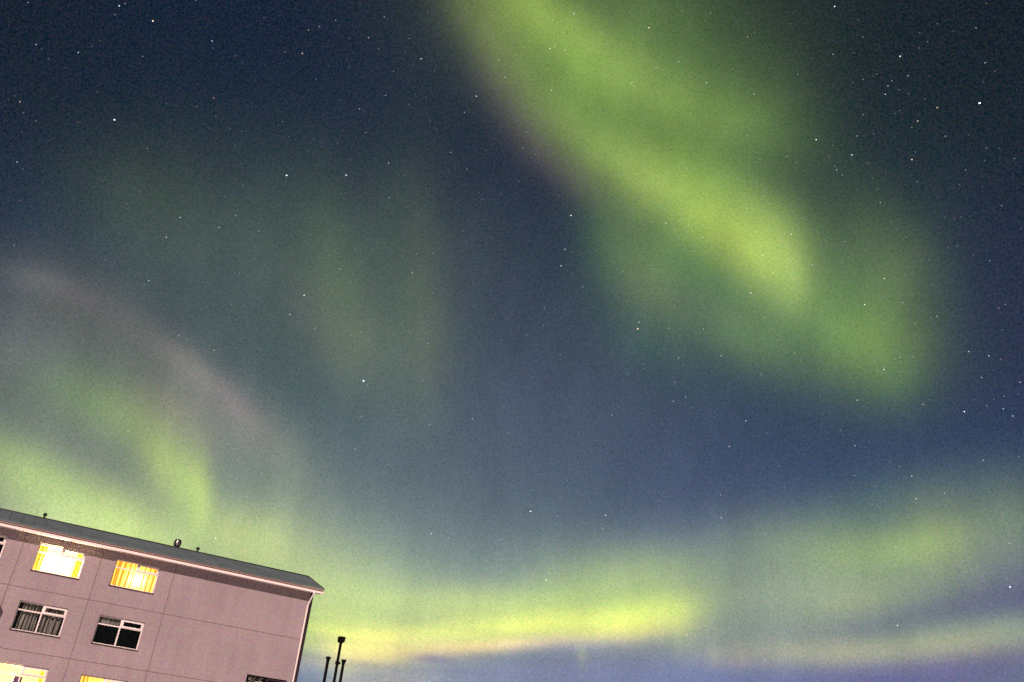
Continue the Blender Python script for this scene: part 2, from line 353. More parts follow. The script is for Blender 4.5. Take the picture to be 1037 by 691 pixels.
def cloth_material(name, base, trans=.5, var=.15):
    m = bpy.data.materials.new(name); m.use_nodes = True
    t = m.node_tree; t.nodes.clear()
    co = t.nodes.new('ShaderNodeTexCoord'); nz = t.nodes.new('ShaderNodeTexNoise'); nz.inputs['Scale'].default_value = 3; nz.inputs['Detail'].default_value = 3
    mp = t.nodes.new('ShaderNodeMapping'); mp.inputs['Scale'].default_value = (4, 1, .3)
    t.links.new(co.outputs['Object'], mp.inputs[0]); t.links.new(mp.outputs[0], nz.inputs['Vector'])
    rp = t.nodes.new('ShaderNodeValToRGB'); rp.color_ramp.elements[0].position = .3; rp.color_ramp.elements[1].position = .7
    rp.color_ramp.elements[0].color = (*[c * (1 - var) for c in base], 1); rp.color_ramp.elements[1].color = (*[min(1, c * (1 + var)) for c in base], 1)
    t.links.new(nz.outputs[0], rp.inputs[0])
    d = t.nodes.new('ShaderNodeBsdfDiffuse'); tl = t.nodes.new('ShaderNodeBsdfTranslucent')
    for n in (d, tl): t.links.new(rp.outputs[0], n.inputs[0])
    mx = t.nodes.new('ShaderNodeMixShader'); mx.inputs[0].default_value = trans; o = t.nodes.new('ShaderNodeOutputMaterial')
    t.links.new(d.outputs[0], mx.inputs[1]); t.links.new(tl.outputs[0], mx.inputs[2]); t.links.new(mx.outputs[0], o.inputs[0]); return m


M = dict(
    wall=wall_material('rough_render', (.305, .262, .282)),
    plinth=material('concrete', (.22, .21, .2), .9, var=.2, scale=3, bump=.4, bscale=20),
    joint=material('panel_joint_sealant', (.115, .082, .084), .8),
    white=material('white_paint', (.8, .77, .74), .45, var=.06, scale=2),
    gutter=material('white_gutter', (.88, .83, .80), .35, var=.05, scale=1.5),
    fascia=material('fascia_board', (.27, .19, .165), .6, var=.12, scale=2, stretch=(.3, 3, 3)),
    soffit=material('soffit_board', (.7, .62, .58), .7, var=.1, scale=2),
    roof=material('roof_sheet_metal', (.108, .152, .165), .55, metal=.0, var=.18, scale=1.2, spec=.35),
    verge=material('dark_flashing', (.025, .025, .03), .5),
    dark=material('dark_trim', (.022, .013, .018), .6, var=.2, scale=4),
    sill=material('dark_sill', (.05, .03, .03), .6),
    room=material('room_plaster', (.75, .66, .5), .9, var=.05, scale=2),
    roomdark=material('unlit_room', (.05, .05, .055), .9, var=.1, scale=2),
    glass=glass_material(),
    yellow=cloth_material('yellow_curtain', (.85, .55, .12), .55),
    orange=cloth_material('orange_curtain', (.85, .47, .12), .6),
    grey=cloth_material('grey_net_curtain', (.30, .29, .27), .3, .75),
    steel=material('bright_steel', (.5, .5, .5), .3, metal=1.0),
    pipe=material('black_pipe', (.02, .02, .022), .6, var=.2, scale=8),
    post=material('dark_post_paint', (.005, .004, .005), .9, var=.25, scale=5, spec=.05),
    ground=material('trodden_snow', (.74, .72, .72), .8, var=.12, scale=.12, bump=.5, bscale=1.2),
    item=material('violet_box', (.10, .05, .12), .7, var=.2, scale=6),
    leaf=material('pale_plant', (.5, .48, .42), .7, var=.3, scale=12),
)

# ------------------------------------------------------------------ ground
bm = bmesh.new()
rad = [0, 6, 12, 20, 30, 45, 60, 80, 110, 150, 220, 350, 600, 1000, 1800, 3200]
prev = None
SEG = 64
for i, r in enumerate(rad):
    ring = []
    for k in range(SEG if i else 1):
        a = 2 * math.pi * k / SEG
        x, y = r * math.cos(a), r * math.sin(a)
        z = .18 * noise.noise(Vector((x * .06, y * .06, 0))) + (0 if r < 150 else 2.5 * noise.noise(Vector((x * .003, y * .003, 3))))
        ring.append(bm.verts.new((x, y, z - .1)))
    if i == 1:
        for k in range(SEG): bm.faces.new((prev[0], ring[k], ring[(k + 1) % SEG]))
    elif i > 1:
        for k in range(SEG): bm.faces.new((prev[k], ring[k], ring[(k + 1) % SEG], prev[(k + 1) % SEG]))
    prev = ring
tag(build('ground', bm, M['ground'], smooth=True), 'snow covered ground around the building', None, kind='structure')

# ------------------------------------------------------------------ the building
YAW, DIST = 0.49554, 49.227
hotel = empty('apartment_building', loc=(-math.sin(YAW) * DIST, math.cos(YAW) * DIST, 0))
hotel.rotation_euler = (0, 0, YAW)
tag(hotel, 'long four storey block with pinkish rendered walls and a grey metal roof', 'building')

P = 3.638; UA = 4.3747; WW = 2.179; WH = 1.342; OU = .7127
J = [10.126, 7.326, 4.526, 1.726]              # floor joints above the ground
U0_, U1_ = UA - 5 * P, 15.53                    # facade ends
TOP = 12.66; BASE = -.4; DEPTH = 11.5
wins = []                                       # (u0, u1, z0, z1, kind)
for r in range(4):
    zt = J[0] - .587 + 2.8 * (1 - r)
    for c in range(-5, 1):
        u0 = UA + c * P + OU
        wins.append((u0, u0 + WW, zt - WH, zt, (r, c)))
wins.append((12.93, 15.10, 6.35, 7.955, 'stair'))
wins.append((12.93, 15.10, 3.55, 5.155, 'stair low'))

# wall sheet with real openings and reveals
REC = .11
us = sorted({U0_, U1_, *[w[0] for w in wins], *[w[1] for w in wins]})
zs = sorted({BASE, TOP, *[w[2] for w in wins], *[w[3] for w in wins]})
bm = bmesh.new(); grid = {}


def gv(i, j):
    if (i, j) not in grid: grid[i, j] = bm.verts.new((us[i], 0, zs[j]))
    return grid[i, j]


for i in range(len(us) - 1):
    for j in range(len(zs) - 1):
        cu, cz = (us[i] + us[i + 1]) / 2, (zs[j] + zs[j + 1]) / 2
        if any(w[0] < cu < w[1] and w[2] < cz < w[3] for w in wins): continue
        bm.faces.new((gv(i, j), gv(i + 1, j), gv(i + 1, j + 1), gv(i, j + 1)))
for u0, u1, z0, z1, k in wins:
    y = REC + .06
    quad(bm, ((u0, 0, z0), (u0, y, z0), (u0, y, z1), (u0, 0, z1)))
    quad(bm, ((u1, 0, z0), (u1, 0, z1), (u1, y, z1), (u1, y, z0)))
    quad(bm, ((u0, 0, z1), (u0, y, z1), (u1, y, z1), (u1, 0, z1)))
    quad(bm, ((u0, 0, z0), (u1, 0, z0), (u1, y, z0), (u0, y, z0)))
# ends and back
pk = 14.05
quad(bm, ((U1_, 0, BASE), (U1_, DEPTH, BASE), (U1_, DEPTH, TOP), (U1_, 0, TOP)))
quad(bm, ((U0_, 0, BASE), (U0_, 0, TOP), (U0_, DEPTH, TOP), (U0_, DEPTH, BASE)))
quad(bm, ((U0_, DEPTH, BASE), (U0_, DEPTH, TOP), (U1_, DEPTH, TOP), (U1_, DEPTH, BASE)))
for u in (U1_, U0_):
    quad(bm, ((u, 0, TOP), (u, DEPTH, TOP), (u, DEPTH - 3.1, 13.86), (u, 3.1, 13.86)))
wall = build('wall', bm, M['wall'], hotel)

# panel joints: thin dark sealant strips standing just proud of the render
bm = bmesh.new()
jw = .012
vj = [UA + c * P for c in range(-4, 2)]
for z in J:
    segs = [(U0_, U1_ - .13)]
    for w in wins:
        if w[2] < z < w[3]: segs = [(U0_, w[0]), (w[1], U1_ - .13)]
    for a, b_ in segs: box(bm, a, b_, -.003, .002, z - jw, z + jw)
zed = [.4] + J[::-1] + [TOP]
for u in vj:
    for a, b_ in zip(zed[:-1], zed[1:]): box(bm, u - jw, u + jw, -.003, .002, a + jw, b_ - jw)
build('panel_joint', bm, M['joint'], hotel)

bm = bmesh.new(); box(bm, U0_ - .03, U1_ + .03, -.05, -.004, -.5, .38); build('plinth', bm, M['plinth'], hotel)

# roof: steep band at the eaves, shallow pitch behind, verge overhang
EZ, EY, UR = 12.90, -.57, 15.97
UL = U0_ - .42
RD = 2.6; RZ = 14.135
prof = [(EY, EZ), (RD, RZ), (DEPTH / 2, RZ + .12), (DEPTH - RD, RZ), (DEPTH - EY, EZ)]
T = .05
bm = bmesh.new()
prism(bm, prof + [(y, z - T) for y, z in prof[::-1]], UL, UR)
k = 0
u = UL + .25
while u < UR - .1:                                # low standing seams
    for (ya, za), (yb, zb) in zip(prof[:2], prof[1:3]):
        quadp = [(u - .015, ya, za + .001), (u + .015, ya, za + .001), (u + .015, yb, zb + .001), (u - .015, yb, zb + .001)]
        quadt = [(x, y, z + .022) for x, y, z in quadp]
        lo = [bm.verts.new(p) for p in quadp]; hi = [bm.verts.new(p) for p in quadt]
        bm.faces.new(hi)
        for a in range(4): bm.faces.new((lo[a], lo[(a + 1) % 4], hi[(a + 1) % 4], hi[a]))
    u += .55
roof = build('roof', bm, M['roof'], hotel)
# ridge flashing and verge flashing
for uu in (UR + .004, UL - .034):
    bm = bmesh.new()
    a = [bm.verts.new((uu, y, z + .02)) for y, z in prof]; b_ = [bm.verts.new((uu + .03, y, z + .02)) for y, z in prof]
    c = [bm.verts.new((uu, y, z - T - .03)) for y, z in prof]; d = [bm.verts.new((uu + .03, y, z - T - .03)) for y, z in prof]
    for i in range(4):
        bm.faces.new((a[i], a[i + 1], b_[i + 1], b_[i])); bm.faces.new((c[i], d[i], d[i + 1], c[i + 1]))
        bm.faces.new((a[i], c[i], c[i + 1], a[i + 1])); bm.faces.new((b_[i], b_[i + 1], d[i + 1], d[i]))
    build('verge_flashing', bm, M['verge'], roof)
bm = bmesh.new(); tube(bm, [(UL, RD, RZ + .012), (UR, RD, RZ + .012)], .04, 10); build('ridge_cap', bm, M['verge'], roof, True)

bm = bmesh.new(); box(bm, UL, UR, -.52, -.49, 12.70, 12.765); box(bm, UL, UR, -.55, -.49, 12.768, 12.845)
build('fascia', bm, M['fascia'], hotel)
bm = bmesh.new()
gp = [(-.525, 12.705), (-.525, 12.60), (-.54, 12.588), (-.60, 12.588), (-.625, 12.605), (-.632, 12.70), (-.622, 12.71), (-.612, 12.70), (-.605, 12.62), (-.55, 12.61), (-.54, 12.705)]
gp = [(y + .02, z) for y, z in gp]
prism(bm, gp, UL, UR + .01)
build('gutter', bm, M['gutter'], hotel)
bm = bmesh.new(); box(bm, UL, UR, -.488, -.002, 12.662, 12.69); build('soffit', bm, M['soffit'], hotel)

# corner trim and the white downpipe with its swan neck
bm = bmesh.new(); box(bm, 15.45, 15.63, -.03, -.004, BASE, 12.655); box(bm, 15.534, 15.63, -.004, .12, BASE, 12.655)
build('corner_trim', bm, M['dark'], hotel)
bm = bmesh.new()
ux = 15.40
tube(bm, [(ux, -.085, -.3), (ux, -.085, 11.85), (ux + .004, -.10, 11.98), (ux + .02, -.20, 12.16), (ux + .035, -.35, 12.32), (ux + .05, -.50, 12.44), (ux + .06, -.575, 12.52), (ux + .06, -.585, 12.595)], .048, 12)
for z in (1.2, 4.2, 7.2, 10.2): tube(bm, [(ux, -.085, z), (ux, -.085, z + .05)], .056, 12)
build('downpipe', bm, M['white'], hotel, True)

# roof vents
for u, y, kind in ((1.29, 2.75, 'pipe'), (8.2, 2.8, 'turbine'), (9.36, 2.8, 'pipe')):
    z = RZ
    bm = bmesh.new()
    if kind == 'pipe':
        lathe(bm, [(.045, -.1), (.045, .16), (.05, .17), (.095, .20), (.105, .25), (.085, .31), (.03, .34)], 14, (u, y, z))
        vent = build('vent_pipe', bm, M['pipe'], roof, True)
    else:
        lathe(bm, [(.12, -.1), (.12, .08), (.135, .1), (.17, .2), (.185, .30), (.17, .42), (.12, .5), (.03, .52)], 20, (u, y, z))
        vent = build('turbine_vent', bm, M['steel'], roof, True)
        bm = bmesh.new()
        for kk in range(14):                      # curved vanes, dark between
            a = 2 * math.pi * kk / 14
            pts = [(r * math.cos(a + tw), r * math.sin(a + tw), zz) for r, zz, tw in ((.14, .1, 0), (.18, .2, .05), (.195, .3, .1), (.18, .42, .15), (.13, .5, .2))]
            tube(bm, [(u + p[0], y + p[1], z + p[2]) for p in pts], .016, 5)
        build('vane', bm, M['pipe'], vent, True)


# ------------------------------------------------------------------ windows
def frame_bm(u0, u1, z0, z1, light=False):
    bm = bmesh.new()
    ya, yb = REC - .02, REC + .06
    t = .055
    um = (u0 + u1) / 2 + .01; zt = z1 - (z1 - z0) * .30
    box(bm, u0 + .002, u0 + t, ya, yb, z0 + .002, z1 - .002); box(bm, u1 - t, u1 - .002, ya, yb, z0 + .002, z1 - .002)
    box(bm, u0 + t, u1 - t, ya, yb, z0 + .002, z0 + t); box(bm, u0 + t, u1 - t, ya, yb, z1 - t, z1 - .002)
    box(bm, um - .033, um + .033, ya + .003, yb - .003, z0 + t, z1 - t)
    box(bm, u0 + t, um - .033, ya + .006, yb - .006, zt - .03, zt + .03)
    box(bm, um + .033, u1 - t, ya + .006, yb - .006, zt - .03, zt + .03)
    # opening sash, top right: thicker rails standing proud
    a, b_, c, d = um + .034, u1 - t + .01, zt + .005, z1 - t + .012
    y2 = ya - .022; s = .075
    box(bm, a, a + s, y2, ya + .02, c, d); box(bm, b_ - s, b_, y2, ya + .02, c, d)
    box(bm, a + s, b_ - s, y2, ya + .02, c, c + s); box(bm, a + s, b_ - s, y2, ya + .02, d - s, d)
    return bm


def pleats(u0, u1, z0, z1, y, amp=.05, wl=.16, seed=0):
    rnd = random.Random(seed)
    bm = bmesh.new(); n = max(8, int((u1 - u0) / .012)); ph = rnd.random() * 6
    rows = 7; vs = []
    for j in range(rows):
        z = z0 + (z1 - z0) * j / (rows - 1); row = []
        for i in range(n + 1):
            u = u0 + (u1 - u0) * i / n
            k = amp * (math.sin(2 * math.pi * u / wl + ph + 1.1 * math.sin(3.1 * u + seed)) + .55 * math.sin(2 * math.pi * u / wl * 1.7 + seed + 1.3 * math.sin(7.3 * u)))
            k *= .65 + .35 * (1 - j / (rows - 1))
            row.append(bm.verts.new((u + .012 * math.sin(4 * z + u * 5), y + k, z)))
        vs.append(row)
    for j in range(rows - 1):
        for i in range(n): bm.faces.new((vs[j][i], vs[j][i + 1], vs[j + 1][i + 1], vs[j + 1][i]))
    return bm


def room_bm(u0, u1, z0, z1, d):
    bm = bmesh.new(); y0 = .185; y1 = y0 + d
    a, b_, c, e = u0 - .5, u1 + .5, z0 - .75, z1 + .35
    pts = lambda y: ((a, y, c), (b_, y, c), (b_, y, e), (a, y, e))
    f, k = pts(y0), pts(y1)
    quad(bm, k)
    for i in range(4): quad(bm, (f[i], f[(i + 1) % 4], k[(i + 1) % 4], k[i]))
    return bm


LIT = {(0, -1): 'open', (0, 0): 'closed', (2, -1): 'blaze', (2, 0): 'amber'}
LABEL = {(0, -1): 'brightly lit window with yellow curtains drawn aside', (0, 0): 'lit window behind closed pleated orange curtains',
         (2, -1): 'glaring lit window at the bottom left corner', (2, 0): 'amber lit window cut by the bottom edge',
         (1, -1): 'unlit window with grey pleated net curtains', (1, 0): 'unlit black window with white cross bars'}


def lamp(name, parent, loc, power, col, size=.12):
    l = bpy.data.lights.new(name, 'POINT'); l.energy = power; l.color = col; l.shadow_soft_size = size
    o = bpy.data.objects.new(name, l); COL.objects.link(o); o.parent = parent; o.location = loc


for idx, (u0, u1, z0, z1, key) in enumerate(wins):
    stair = isinstance(key, str)
    lit = LIT.get(key)
    fr = build('window', frame_bm(u0, u1, z0, z1), M['dark' if stair else 'white'], hotel)  # stair frames: the shade on them is put into a dark colour
    if key in LABEL: fr['label'] = LABEL[key]
    if stair: fr['label'] = 'dark stair window with a pale plant behind it' if key == 'stair' else 'dark lower stair window'
    bm = bmesh.new(); box(bm, u0 - .03, u1 + .03, -.045, REC - .024, z0 - .035, z0 + .001); build('sill', bm, M['sill'], fr)
    bm = bmesh.new(); quad(bm, ((u0 + .05, REC + .02, z0 + .05), (u1 - .05, REC + .02, z0 + .05), (u1 - .05, REC + .02, z1 - .05), (u0 + .05, REC + .02, z1 - .05)))
    build('pane', bm, M['glass'], fr)
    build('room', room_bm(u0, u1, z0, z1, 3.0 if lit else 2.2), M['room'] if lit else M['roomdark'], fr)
    um, zm = (u0 + u1) / 2, (z0 + z1) / 2
    za, zb = z0 - .1, z1 + .12
    if lit == 'open':
        build('curtain', pleats(u0 - .05, u0 + .42, za, zb, .34, .04, .17, 1), M['yellow'], fr, True)
        build('curtain', pleats(u1 - .40, u1 + .06, za, zb, .34, .04, .17, 2), M['yellow'], fr, True)
        lamp('ceiling_lamp', fr, (um - .1, .47, zm - .22), 1700, (1, .70, .36), .1)
    elif lit == 'closed':
        build('curtain', pleats(u0 - .05, u1 + .05, za, zb, .34, .03, .23, 5), M['orange'], fr, True)
        lamp('table_lamp', fr, (um + .20, .60, zm - .12), 330, (1, .76, .44), .08)
    elif lit == 'blaze':
        build('curtain', pleats(u1 - .30, u1 + .06, za, zb, .34, .04, .17, 3), M['yellow'], fr, True)
        lamp('ceiling_lamp', fr, (um - .2, .7, zm + .1), 700, (1, .66, .28), .15)
    elif lit == 'amber':
        build('curtain', pleats(u0 - .05, u1 + .05, za, zb, .34, .045, .2, 9), M['orange'], fr, True)
        lamp('table_lamp', fr, (um - .1, .75, zm), 260, (1, .76, .44), .08)
    elif key == (1, -1):
        build('curtain', pleats(u0 + .22, um - .10, za, zb, .30, .075, .16, 11), M['grey'], fr, True)
        build('curtain', pleats(um + .10, u1 - .10, za, zb, .30, .08, .21, 12), M['grey'], fr, True)
    elif key == (1, 0):
        bm = bmesh.new(); box(bm, u0 + .05, um - .03, .27, .28, z1 - .33, z1); build('blind', bm, M['grey'], fr)
    elif not stair and idx % 3 == 0:
        build('curtain', pleats(u0 - .02, u0 + .6, za, zb, .30, .05, .17, 20 + idx), M['grey'], fr, True)

# things standing inside on the sills
w = next(w for w in wins if w[4] == (2, -1))
bm = bmesh.new(); box(bm, w[0] + .86, w[0] + 1.22, .22, .34, w[2] + .45, w[2] + .86)
bm2 = bm
o = build('storage_box', bm2, M['item'], None)
o.parent = None
o.matrix_world = Matrix.Translation(Vector((-math.sin(YAW) * DIST, math.cos(YAW) * DIST, 0))) @ Matrix.Rotation(YAW, 4, 'Z')
tag(o, 'dark violet box standing in the glaring bottom left window', 'box')

w = next(w for w in wins if w[4] == 'stair')
place = o.matrix_world.copy()
pl = empty('potted_plant'); pl.matrix_world = place @ Matrix.Translation(Vector((w[0] + .55, .30, w[2] + .06)))
tag(pl, 'pale leafy potted plant inside the dark stair window', 'plant')
random.seed(9)
bm = bmesh.new()
for k in range(70):
    a = random.uniform(0, 2 * math.pi); h = random.uniform(.5, 1.5); rr = random.uniform(.05, .42) * (1 if h < 1.2 else .8)
    c = Vector((rr * math.cos(a) * 1.3, max(-.1, rr * math.sin(a) * .4), h)); d = Vector((math.cos(a), -.3, random.uniform(-.5, .6))).normalized()
    sd = d.cross(Vector((.2, 1, .3))).normalized()
    L, W = random.uniform(.1, .2), random.uniform(.03, .06)
    quad(bm, (c - d * L, c + sd * W, c + d * L, c - sd * W))
build('leaves', bm, M['leaf'], pl)
bm = bmesh.new()
for k in range(6): tube(bm, [(0, 0, .2), (.1 * math.cos(k), .03 * math.sin(k), .7), (.28 * math.cos(k), .06 * math.sin(k), 1.3)], [.012, .009, .005], 6)
build('stem', bm, M['pipe'], pl)
bm = bmesh.new(); lathe(bm, [(.09, -.1), (.12, .2), (.13, .22), (.11, .215), (.02, .19)], 14); build('pot', bm, M['sill'], pl, True)

# ------------------------------------------------------------------ rounded fixture on the wall at the left
loc = Matrix.Translation(Vector((-math.sin(YAW) * DIST, math.cos(YAW) * DIST, 0))) @ Matrix.Rotation(YAW, 4, 'Z')
fx = empty('satellite_dish'); fx.matrix_world = loc @ Matrix.Translation(Vector((.35, 0, 9.0)))
tag(fx, 'dark round dish on the wall at the left edge of the photo', 'satellite dish')
bm = bmesh.new()
seg = 28
rings = []
for r, y in ((0, -.22), (.12, -.235), (.24, -.27), (.34, -.33), (.36, -.335), (.35, -.315), (.24, -.25), (.12, -.215), (0, -.2)):
    rings.append([bm.verts.new((max(r, .004) * math.cos(2 * math.pi * k / seg), y, max(r, .004) * math.sin(2 * math.pi * k / seg))) for k in range(seg)])
for i in range(len(rings) - 1):
    for k in range(seg): bm.faces.new((rings[i][k], rings[i][(k + 1) % seg], rings[i + 1][(k + 1) % seg], rings[i + 1][k]))
build('dish', bm, M['dark'], fx, True)
bm = bmesh.new(); tube(bm, [(0, 0, -.1), (0, -.12, -.1), (0, -.21, 0)], .025, 8); build('bracket', bm, M['pipe'], fx, True)
bm = bmesh.new(); tube(bm, [(0, -.30, -.33), (0, -.55, -.12)], .012, 6); box(bm, -.03, .03, -.62, -.54, -.13, -.07); build('receiver_arm', bm, M['pipe'], fx)

# ------------------------------------------------------------------ dark posts right of the building


def post_at(x, y, ztop, r, head, name, label):
    root = empty(name, loc=(x, y, -.1)); tag(root, label, 'post', 'dark posts beside the building')
    H = ztop + .1
    bm = bmesh.new()
    if head:
        tube(bm, [(0, 0, -.2), (0, 0, H * .5), (0, 0, H - .2)], [r * 1.3, r * 1.1, r * .95], 12)
        build('shaft', bm, M['post'], root, True)
        bm = bmesh.new(); s = .135
        for z0, z1, a0, a1 in ((H - .24, H - .18, .09, s), (H - .18, H - .02, s, s * 1.05), (H - .02, H, s * 1.05, s * .92)):
            lo = [bm.verts.new((sx * a0, sy * a0, z0)) for sx, sy in ((-1, -1), (1, -1), (1, 1), (-1, 1))]
            hi = [bm.verts.new((sx * a1, sy * a1, z1)) for sx, sy in ((-1, -1), (1, -1), (1, 1), (-1, 1))]
            for i in range(4): bm.faces.new((lo[i], lo[(i + 1) % 4], hi[(i + 1) % 4], hi[i]))
            if z0 < H - .23: bm.faces.new(lo[::-1])
            if z1 == H: bm.faces.new(hi)
        hd = build('lamp_head', bm, M['post'], root); hd.rotation_euler = (0, 0, .35)
        bm = bmesh.new(); tube(bm, [(0, 0, H - 1.12), (0, 0, H - 1.0)], r * 1.45, 10); box(bm, r, r + .07, -.03, .03, H - 1.1, H - 1.03); build('clamp', bm, M['post'], root)
    else:
        tube(bm, [(0, 0, -.2), (0, 0, H * .5), (0, 0, H - .12)], [r * 1.25, r * 1.1, r], 12)
        build('shaft', bm, M['post'], root, True)
        bm = bmesh.new(); lathe(bm, [(r, H - .22), (r * 1.25, H - .10), (r * 1.75, H - .05), (r * 1.8, H), (r * 1.5, H + .01)], 14); build('cap', bm, M['post'], root, True)
    return root


POST_XY = [(-5.989, 39.549, 8.542), (-6.390, 39.486, 7.670), (-5.740, 39.586, 7.629)]
post_at(*POST_XY[0], .062, True, 'lamp_post', 'tallest dark post with a boxy head, between two shorter ones')
post_at(*POST_XY[1], .062, False, 'capped_post', 'shorter dark post with flared cap, left of the boxy headed post')
post_at(*POST_XY[2], .06, False, 'capped_post', 'shorter dark post with flared cap, right of the boxy headed post')

